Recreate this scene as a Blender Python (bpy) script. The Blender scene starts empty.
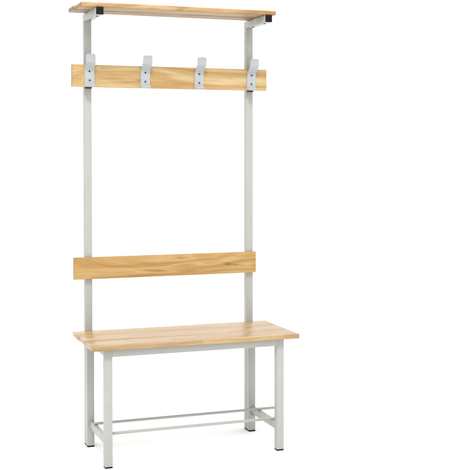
import bpy, bmesh, math
from mathutils import Matrix, Vector

S = 0.8                      # model units below -> metres (bench seat is 0.8 m long)
scene = bpy.context.scene
C = scene.collection

# ------------------------------------------------------------------ camera
YAW, PITCH, ROLL = -0.35085, -0.02421, -0.0006
cam = bpy.data.cameras.new('camera'); cam_o = bpy.data.objects.new('camera', cam); C.objects.link(cam_o)
cy_, sy_ = math.cos(YAW), math.sin(YAW)
R0 = Vector((cy_, sy_, 0)); F0 = Vector((-sy_, cy_, 0)); U0 = Vector((0, 0, 1))
cp, sp = math.cos(PITCH), math.sin(PITCH)
F1 = F0 * cp + U0 * sp; U1 = -F0 * sp + U0 * cp
cr, sr = math.cos(ROLL), math.sin(ROLL)
R2 = R0 * cr + U1 * sr; U2 = -R0 * sr + U1 * cr
M = Matrix((R2, U2, -F1)).transposed().to_4x4()
M.translation = Vector((-1.00812, -5.03262, 1.41224)) * S
cam_o.matrix_world = M
cam.sensor_width = 36; cam.lens = 1057.326 / 470 * 36
cam.shift_y = -(235 - 179.676) / 470
cam.clip_start = 0.05; cam.clip_end = 500
scene.camera = cam_o

# ------------------------------------------------------------------ world and lamps (white studio)
w = bpy.data.worlds.new('World'); scene.world = w; w.use_nodes = True
bg = w.node_tree.nodes['Background']
bg.inputs['Color'].default_value = (1, 1, 1, 1); bg.inputs['Strength'].default_value = 1.04

def area(name, loc, target, size, power, col=(1, 1, 1)):
    l = bpy.data.lights.new(name, 'AREA'); l.shape = 'SQUARE'; l.size = size; l.energy = power; l.color = col
    o = bpy.data.objects.new(name, l); C.objects.link(o); o.location = loc
    o.rotation_euler = (Vector(target) - Vector(loc)).to_track_quat('-Z', 'Y').to_euler()
    return o
area('softbox_key', (-0.9, -3.3, 5.4), (0.35, -0.1, 0.7), 1.0, 165)
area('softbox_top', (0.8, -0.6, 5.0), (0.4, -0.1, 0.5), 3.0, 25)

scene.view_settings.view_transform = 'Standard'; scene.view_settings.look = 'None'
scene.view_settings.exposure = 0.4; scene.view_settings.gamma = 1
scene.render.engine = 'CYCLES'

# ------------------------------------------------------------------ materials
def srgb(r, g, b, k=1.0):
    f = lambda c: (c / 255 / 12.92) if c / 255 <= 0.04045 else ((c / 255 + 0.055) / 1.055) ** 2.4
    return (f(r) * k, f(g) * k, f(b) * k, 1)

class NT:
    def __init__(s, name):
        s.m = bpy.data.materials.new(name); s.m.use_nodes = True
        s.t = s.m.node_tree; s.b = s.t.nodes['Principled BSDF']
        s.tc = s.t.nodes.new('ShaderNodeTexCoord').outputs['Object']
    def link(s, a, b): s.t.links.new(a, b)
    def put(s, sock, v):
        if isinstance(v, bpy.types.NodeSocket): s.link(v, sock)
        else: sock.default_value = v
    def math(s, op, a, b=0.0, c=None):
        n = s.t.nodes.new('ShaderNodeMath'); n.operation = op
        s.put(n.inputs[0], a); s.put(n.inputs[1], b)
        if c is not None: s.put(n.inputs[2], c)
        return n.outputs[0]
    def mapping(s, scale, loc=(0, 0, 0), src=None):
        n = s.t.nodes.new('ShaderNodeMapping'); n.inputs['Scale'].default_value = scale
        n.inputs['Location'].default_value = loc; s.link(src or s.tc, n.inputs['Vector']); return n.outputs[0]
    def noise(s, vec, scale=1.0, detail=2.0, rough=0.5, dist=0.0):
        n = s.t.nodes.new('ShaderNodeTexNoise'); n.inputs['Scale'].default_value = scale
        n.inputs['Detail'].default_value = detail; n.inputs['Roughness'].default_value = rough
        n.inputs['Distortion'].default_value = dist
        s.link(vec, n.inputs['Vector']); return n.outputs['Fac']
    def ramp(s, fac, stops):
        n = s.t.nodes.new('ShaderNodeValToRGB'); e = n.color_ramp.elements
        while len(e) < len(stops): e.new(0.5)
        for i, (p, c) in enumerate(stops): e[i].position = p; e[i].color = c
        s.link(fac, n.inputs['Fac']); return n.outputs['Color']
    def mix(s, fac, a, b, mode='MIX'):
        n = s.t.nodes.new('ShaderNodeMix'); n.data_type = 'RGBA'; n.blend_type = mode
        s.put(n.inputs['Factor'], fac); s.put(n.inputs[6], a); s.put(n.inputs[7], b); return n.outputs[2]
    def sep(s, vec):
        n = s.t.nodes.new('ShaderNodeSeparateXYZ'); s.link(vec, n.inputs[0]); return n.outputs
    def comb(s, x, y, z):
        n = s.t.nodes.new('ShaderNodeCombineXYZ')
        for i, v in enumerate((x, y, z)): s.put(n.inputs[i], v)
        return n.outputs[0]
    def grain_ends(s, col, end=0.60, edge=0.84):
        # end grain is darker wood; shade on ends and long edges also painted in
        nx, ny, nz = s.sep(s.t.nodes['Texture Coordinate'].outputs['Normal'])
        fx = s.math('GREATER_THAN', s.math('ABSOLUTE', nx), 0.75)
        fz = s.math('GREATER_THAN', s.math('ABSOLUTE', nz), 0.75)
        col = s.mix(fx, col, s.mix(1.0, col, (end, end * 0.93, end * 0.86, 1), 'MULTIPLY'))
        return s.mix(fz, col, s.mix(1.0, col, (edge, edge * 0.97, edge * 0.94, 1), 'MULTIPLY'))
    def bump(s, h, strength, dist=0.001):
        n = s.t.nodes.new('ShaderNodeBump'); n.inputs['Strength'].default_value = strength
        n.inputs['Distance'].default_value = dist; s.link(h, n.inputs['Height'])
        s.link(n.outputs[0], s.b.inputs['Normal'])

K = 1 / S
def solid_wood(name, seed, light, mid, dark, freq=9.0, warp=2.2, knots=(), swirl=1.6):
    """flat-sawn pine: long wavering growth bands with fine fibres; coordinates in model units"""
    n = NT(name)
    P = n.mapping((K, K, K))
    loc = (seed * 7.31, seed * 3.7, seed * 5.13)
    slow = n.noise(n.mapping((swirl, 5.0, 9.0), loc, P), 1.0, 2.0, 0.5, 0.6)
    x, y, z = n.sep(P)
    band = n.math('ADD', n.math('MULTIPLY', n.math('ADD', z, y), freq), n.math('MULTIPLY', slow, warp * 2))
    ring = n.noise(n.comb(n.math('MULTIPLY', x, 0.9), 0.0, n.math('MULTIPLY', band, 1.7)), 1.6, 3.0, 0.62)
    tri = n.math('ABSOLUTE', n.math('SINE', n.math('MULTIPLY', band, 5.2)))
    v = n.math('ADD', n.math('MULTIPLY', ring, 0.9), n.math('MULTIPLY', tri, 0.17))
    fib = n.noise(n.mapping((7, 260, 260), loc, P), 1.0, 3.0, 0.6)
    streak = n.noise(n.mapping((3.2, 62, 62), loc, P), 1.0, 4.0, 0.65, 0.3)
    v = n.math('ADD', v, n.math('MULTIPLY', n.math('SUBTRACT', fib, 0.5), 0.30))
    v = n.math('ADD', v, n.math('MULTIPLY', n.math('SUBTRACT', streak, 0.5), 0.26))
    col = n.ramp(v, [(0.30, light), (0.52, mid), (0.74, dark)])
    for (kx, kz, sx, sz, a) in knots:
        dx = n.math('POWER', n.math('ABSOLUTE', n.math('DIVIDE', n.math('SUBTRACT', x, kx), sx)), 2.0)
        dz0 = n.math('ADD', n.math('SUBTRACT', z, kz), n.math('MULTIPLY', n.math('SUBTRACT', fib, 0.5), sz * 1.6))
        dz = n.math('POWER', n.math('ABSOLUTE', n.math('DIVIDE', dz0, sz)), 2.0)
        g = n.math('MULTIPLY', n.math('EXPONENT', n.math('MULTIPLY', n.math('ADD', dx, dz), -1.0)), a)
        col = n.mix(g, col, srgb(124, 78, 36, 0.75))
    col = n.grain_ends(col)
    n.link(col, n.b.inputs['Base Color'])
    n.b.inputs['Roughness'].default_value = 0.45
    n.b.inputs['Specular IOR Level'].default_value = 0.4
    n.bump(fib, 0.12, 0.0006)
    return n.m

def stave_wood(name, seed, tones, width=0.034, length=0.30, streak=0.24):
    """edge-glued hardwood: narrow staves of uneven tone running along x"""
    n = NT(name)
    P = n.mapping((K, K, K)); x, y, z = n.sep(P)
    row = n.math('FLOOR', n.math('DIVIDE', n.math('ADD', y, seed * 0.0137), width))
    wn = n.t.nodes.new('ShaderNodeTexWhiteNoise'); wn.noise_dimensions = '2D'
    n.link(n.comb(row, seed, 0.0), wn.inputs['Vector'])
    off = n.math('MULTIPLY', wn.outputs['Value'], 3.0)
    cell = n.math('FLOOR', n.math('ADD', n.math('DIVIDE', x, length), off))
    wn2 = n.t.nodes.new('ShaderNodeTexWhiteNoise'); wn2.noise_dimensions = '2D'
    n.link(n.comb(n.math('ADD', row, seed * 5.0), cell, 0.0), wn2.inputs['Vector'])
    tone = n.ramp(wn2.outputs['Value'], tones)
    shift = n.math('MULTIPLY', wn2.outputs['Value'], 9.0)
    P2 = n.comb(n.math('MULTIPLY', n.math('ADD', x, shift), 5.0),
                n.math('MULTIPLY', n.math('ADD', y, shift), 75.0), n.math('MULTIPLY', z, 75.0))
    g = n.noise(P2, 1.0, 4.0, 0.6, 0.5)
    dark = n.mix(1.0, tone, (0.80, 0.68, 0.52, 1), 'MULTIPLY')
    col = n.mix(n.math('MULTIPLY', n.math('SUBTRACT', g, 0.42), streak * 12), tone, dark)
    fib = n.noise(n.mapping((14, 420, 420), (seed, seed, 0), P), 1.0, 2.0, 0.6)
    col = n.mix(n.math('MULTIPLY', fib, 0.22), col, dark)
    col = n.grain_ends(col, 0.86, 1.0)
    n.link(col, n.b.inputs['Base Color'])
    n.b.inputs['Roughness'].default_value = 0.36
    n.b.inputs['Coat Weight'].default_value = 0.12; n.b.inputs['Coat Roughness'].default_value = 0.16
    n.bump(fib, 0.08, 0.0005)
    return n.m

def painted(name, col, rough=0.42):
    n = NT(name)
    a = n.noise(n.tc, 700.0, 2.0, 0.5); b = n.noise(n.tc, 9.0, 3.0, 0.6)
    c2 = tuple(k * 0.90 for k in col[:3]) + (1,)
    n.link(n.mix(b, col, c2), n.b.inputs['Base Color'])
    n.link(n.math('MULTIPLY_ADD', b, 0.15, rough - 0.07), n.b.inputs['Roughness'])
    n.bump(a, 0.10, 0.0004)
    return n.m

def plain(name, col, rough, metal=0.0):
    n = NT(name)
    a = n.noise(n.tc, 260.0, 2.0, 0.5)
    n.link(n.mix(a, col, tuple(k * 0.8 for k in col[:3]) + (1,)), n.b.inputs['Base Color'])
    n.b.inputs['Roughness'].default_value = rough; n.b.inputs['Metallic'].default_value = metal
    n.bump(a, 0.1, 0.0003)
    return n.m

TUBE = painted('light_grey_powder_coat', srgb(160, 161, 156))
HOOK = painted('pale_grey_enamel', srgb(164, 168, 168), 0.36)
BLACK = plain('black_plastic', (0.004, 0.004, 0.005, 1), 0.4)
BLACK.node_tree.nodes['Principled BSDF'].inputs['Specular IOR Level'].default_value = 0.18
STEEL = plain('dull_screw_steel', (0.05, 0.05, 0.055, 1), 0.4, 0.6)
HOOKBOARD = solid_wood('pine_hook_board', 1.3, srgb(227, 203, 157, 0.67), srgb(214, 180, 122, 0.63), srgb(196, 148, 84, 0.60), 8.0, 1.2,
                       [(0.325, 1.772, 0.018, 0.0035, 0.75), (0.30, 1.762, 0.07, 0.004, 0.35)], swirl=1.3)
BACKBOARD = solid_wood('pine_back_board', 4.1, srgb(221, 188, 132, 0.65), srgb(207, 166, 100, 0.63), srgb(186, 138, 72, 0.60), 9.0, 1.9,
                       [(0.79, 0.857, 0.022, 0.0045, 1.0), (0.83, 0.854, 0.02, 0.0035, 0.7), (0.78, 0.866, 0.03, 0.003, 0.5)], swirl=1.2)
SHELFWOOD = solid_wood('pine_shelf', 2.2, srgb(222, 194, 148, 0.62), srgb(211, 174, 120, 0.60), srgb(186, 140, 84, 0.57), 10.0, 1.4)
SHELFREAR = solid_wood('pine_shelf_rear', 6.4, srgb(210, 184, 144, 0.56), srgb(198, 164, 118, 0.54), srgb(170, 132, 88, 0.50), 10.0, 1.4)
TONES = [(0.0, srgb(221, 193, 136, 0.60)), (0.3, srgb(209, 174, 116, 0.58)), (0.5, srgb(204, 168, 122, 0.55)), (0.7, srgb(215, 191, 145, 0.60)), (1.0, srgb(194, 156, 102, 0.53))]
SEATWOOD = [stave_wood('glued_wood_seat', s, TONES, wd, ln, 0.34) for s, wd, ln in ((2.0, 0.0285, 0.44), (5.0, 0.0243, 0.33), (9.0, 0.0265, 0.40))]

nf = NT('white_floor_paper')
nf.b.inputs['Base Color'].default_value = (0.93, 0.93, 0.93, 1); nf.b.inputs['Roughness'].default_value = 0.9
nf.bump(nf.noise(nf.tc, 30.0, 3.0, 0.6), 0.05, 0.0005)
FLOOR = nf.m

# ------------------------------------------------------------------ mesh helpers (input in model units)
def finish(name, bm, mat, parent, bevel=0.0, seg=3, smooth=True, label=None):
    if bevel:
        bmesh.ops.bevel(bm, geom=list(bm.edges), offset=bevel, segments=seg, profile=0.5, affect='EDGES', clamp_overlap=True)
    bmesh.ops.recalc_face_normals(bm, faces=bm.faces)
    for v in bm.verts: v.co *= S
    me = bpy.data.meshes.new(name); bm.to_mesh(me); bm.free()
    me.materials.append(mat)
    if smooth:
        me.shade_smooth()
        try: me.set_sharp_from_angle(angle=math.radians(40))
        except Exception: pass
    o = bpy.data.objects.new(name, me); C.objects.link(o)
    if parent: o.parent = parent
    if label: o['label'] = label
    return o

def box_bm(x0, x1, y0, y1, z0, z1, bm=None):
    bm = bm or bmesh.new()
    vs = [bm.verts.new((x, y, z)) for x in (x0, x1) for y in (y0, y1) for z in (z0, z1)]
    for f in ((0, 1, 3, 2), (4, 6, 7, 5), (0, 4, 5, 1), (2, 3, 7, 6), (0, 2, 6, 4), (1, 5, 7, 3)):
        bm.faces.new([vs[i] for i in f])
    return bm

def box(name, x0, x1, y0, y1, z0, z1, mat, parent, bevel=0.0025, seg=3, label=None):
    return finish(name, box_bm(x0, x1, y0, y1, z0, z1), mat, parent, bevel, seg, label=label)

def board(name, x0, x1, y0, y1, z0, z1, mat, parent, bevel, label=None, warp=0.0008):
    """plank with many cuts along x so that it can bow by a hair"""
    o = finish(name, box_bm(x0, x1, y0, y1, z0, z1), mat, parent, bevel, 4, label=label)
    return o

def cyl(name, c, axis, r, h, mat, parent, n=24, bevel=0.0, label=None):
    bm = bmesh.new()
    bmesh.ops.create_cone(bm, cap_ends=True, segments=n, radius1=r, radius2=r, depth=h)
    rot = {'z': Matrix(), 'y': Matrix.Rotation(math.pi / 2, 4, 'X'), 'x': Matrix.Rotation(math.pi / 2, 4, 'Y')}[axis]
    bmesh.ops.transform(bm, matrix=Matrix.Translation(c) @ rot, verts=bm.verts)
    return finish(name, bm, mat, parent, bevel, 2, label=label)

# ------------------------------------------------------------------ setting
bm = bmesh.new()
bmesh.ops.create_grid(bm, x_segments=8, y_segments=8, size=75)
fl = finish('floor', bm, FLOOR, None, smooth=False); fl['kind'] = 'structure'
fl['label'] = 'seamless white studio floor under the bench'

# ------------------------------------------------------------------ the bench
root = bpy.data.objects.new('changing_room_bench', None); C.objects.link(root)
root.location = (0, 0, 0)
root['label'] = 'tall pale grey steel changing room bench with wooden seat, backrest, coat hooks and top shelf'
root['category'] = 'bench'

W = 0.0356; D = 0.4386; H = 0.558; T = 0.0222
XL, XR = 0.0627, 0.8958
YF = -D + 0.0294                     # front face of the front legs
ZU = H - T                           # underside of seat
RZ = 0.0345                          # rail height
ZC = 2.0872                          # underside of the shelf
FOOT = 0.0062

# uprights (full height, behind the rear legs)
for x in (XL, XR):
    p = box('post', x, x + W, 0.0004, W, FOOT, ZC - W + 0.0008, TUBE, root, 0.003)
    box('foot_cap', x + 0.0006, x + W - 0.0006, 0.001, W - 0.0006, 0, FOOT + 0.001, BLACK, p, 0.001, 2)
# four legs
for x in (XL, XR):
    for y0, y1 in ((-W, -0.0004), (YF, YF + W)):
        l = box('leg', x, x + W, y0, y1, FOOT, ZU - 0.0005, TUBE, root, 0.003)
        box('foot_cap', x + 0.0006, x + W - 0.0006, y0 + 0.0006, y1 - 0.0006, 0, FOOT + 0.001, BLACK, l, 0.001, 2)
# seat rails
box('seat_rail', XL + W - 0.001, XR + 0.001, YF + 0.0006, YF + 0.022, ZU - RZ, ZU - 0.0008, TUBE, root, 0.0022)
box('seat_rail', XL + W - 0.001, XR + 0.001, -W + 0.006, -0.004, ZU - RZ, ZU - 0.0008, TUBE, root, 0.0022)
for x in (XL, XR):
    box('side_rail', x + 0.004, x + W - 0.004, YF + W + 0.0004, -W - 0.0004, ZU - RZ, ZU - 0.0008, TUBE, root, 0.0022)
# low cross bars and the two shoe rods resting on them
for x in (XL, XR):
    cb = box('crossbar', x + 0.012, x + 0.0325, YF + W + 0.0003, -W - 0.0003, 0.092, 0.1285, TUBE, root, 0.0035)
    # dark stub added as the shadow under the crossbar's rear joint
    cyl('hex_stub', (x + 0.020, -W - 0.0045, 0.0885), 'z', 0.0048, 0.006, STEEL, cb, 6)
for y, x1 in ((-0.124, 0.998), (-0.323, 0.955)):
    cyl('shoe_rod', ((XL + 0.012 + x1) / 2, y, 0.1348), 'x', 0.0068, x1 - XL - 0.012, TUBE, root, 24, 0.001)

# seat: three boards
g = 0.0036; bw = (D - 2 * g) / 3
for i in range(3):
    y1 = -i * (bw + g); y0 = y1 - bw
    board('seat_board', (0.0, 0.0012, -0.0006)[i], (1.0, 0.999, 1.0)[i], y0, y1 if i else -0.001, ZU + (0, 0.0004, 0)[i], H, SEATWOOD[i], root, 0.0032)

# backrest board
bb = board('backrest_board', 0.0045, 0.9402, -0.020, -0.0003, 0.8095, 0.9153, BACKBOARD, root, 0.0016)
for x in (XL + W / 2, XR + W / 2):
    for z in (0.838, 0.887):
        cyl('hex_stub', (x, W + 0.0025, z), 'y', 0.009, 0.005, STEEL, bb, 6)  # backrest bolts on the rear of the posts

# hook board on two black spacers
HY0, HY1 = -0.0318, -0.0102
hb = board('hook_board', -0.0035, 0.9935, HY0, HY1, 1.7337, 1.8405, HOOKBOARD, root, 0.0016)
for x in (XL, XR):
    box('spacer', x + 0.001, x + W - 0.001, HY1 + 0.0003, 0.0, 1.7285, 1.825, BLACK, root, 0.001, 2)

def hook(cx, tilt):
    w2 = 0.0232; th = 0.0042
    y = HY0 - 0.0004
    # side profile, (distance out from the board, height)
    path = [(0.0290, 1.7435), (0.0295, 1.7415), (0.0285, 1.7380), (0.025, 1.7352), (0.017, 1.7338), (0.007, 1.7345), (0.0025, 1.7370), (0.0, 1.7425),
            (0.0, 1.760), (0.0, 1.785), (0.0, 1.808), (0.0, 1.8165), (0.0015, 1.8205), (0.006, 1.8245), (0.018, 1.8345), (0.032, 1.8462), (0.038, 1.8522),
            (0.0402, 1.858), (0.0408, 1.866), (0.0408, 1.874), (0.0408, 1.8805), (0.0408, 1.8850), (0.0408, 1.8878), (0.0408, 1.8890)]
    wid = [0.80, 0.93, 0.99, 1, 1, 1, 1, 1, 1, 1, 1, 1, 1, 1, .99, .99, .99, .99, .99, .99, .975, .91, .79, .62]
    bm = bmesh.new(); rows = []
    n = len(path)
    for i, (d, z) in enumerate(path):
        a = path[max(i - 1, 0)]; b = path[min(i + 1, n - 1)]
        tx, tz = b[0] - a[0], b[1] - a[1]; L = math.hypot(tx, tz)
        nx, nz = tz / L, -tx / L                    # normal pointing away from the board on the plate
        h = w2 * wid[i]; lean = tilt * (z - 1.78)
        row = []
        for sx in (-1, 1):
            for k in (0, 1):
                row.append(bm.verts.new((cx + sx * h + lean, y - (d + nx * th * k), z + nz * th * k)))
        rows.append(row)
    for a, b in zip(rows, rows[1:]):
        bm.faces.new((a[0], a[2], b[2], b[0])); bm.faces.new((a[1], b[1], b[3], a[3]))
        bm.faces.new((a[0], b[0], b[1], a[1])); bm.faces.new((a[2], a[3], b[3], b[2]))
    bm.faces.new(rows[0]) if False else bm.faces.new((rows[0][0], rows[0][1], rows[0][3], rows[0][2]))
    bm.faces.new((rows[-1][0], rows[-1][2], rows[-1][3], rows[-1][1]))
    sharp = [e for e in bm.edges if len(e.link_faces) == 2 and e.calc_face_angle(0) > 1.2]
    bmesh.ops.bevel(bm, geom=sharp, offset=0.0009, segments=2, profile=0.5, affect='EDGES', clamp_overlap=True)
    h = finish('coat_hook', bm, HOOK, root)
    for z in (1.8085, 1.7655):
        cyl('screw', (cx + tilt * (z - 1.78), y - th - 0.0008, z), 'y', 0.0044, 0.0024, STEEL, h, 20, 0.0006)

for cx, tl in ((0.0805, -0.02), (0.356, 0.018), (0.632, 0.018), (0.9095, 0.025)):
    hook(cx, tl)

# shelf on two square brackets with black end plugs
SF = -0.2553
for x in (XL, XR):
    b = box('bracket', x, x + W, SF - 0.0005, W + 0.0003, ZC - W, ZC - 0.0006, TUBE, root, 0.0026)
    box('end_cap', x + 0.0003, x + W - 0.0003, SF - 0.0052, SF - 0.0009, ZC - W + 0.0003, ZC - 0.0010, BLACK, b, 0.0016, 3)
    for yy in (SF + 0.052, -0.053):
        cyl('screw', (x + W / 2, yy, ZC - W - 0.0012), 'z', 0.0055, 0.003, STEEL, b, 16, 0.0006)
ZT = 2.1082
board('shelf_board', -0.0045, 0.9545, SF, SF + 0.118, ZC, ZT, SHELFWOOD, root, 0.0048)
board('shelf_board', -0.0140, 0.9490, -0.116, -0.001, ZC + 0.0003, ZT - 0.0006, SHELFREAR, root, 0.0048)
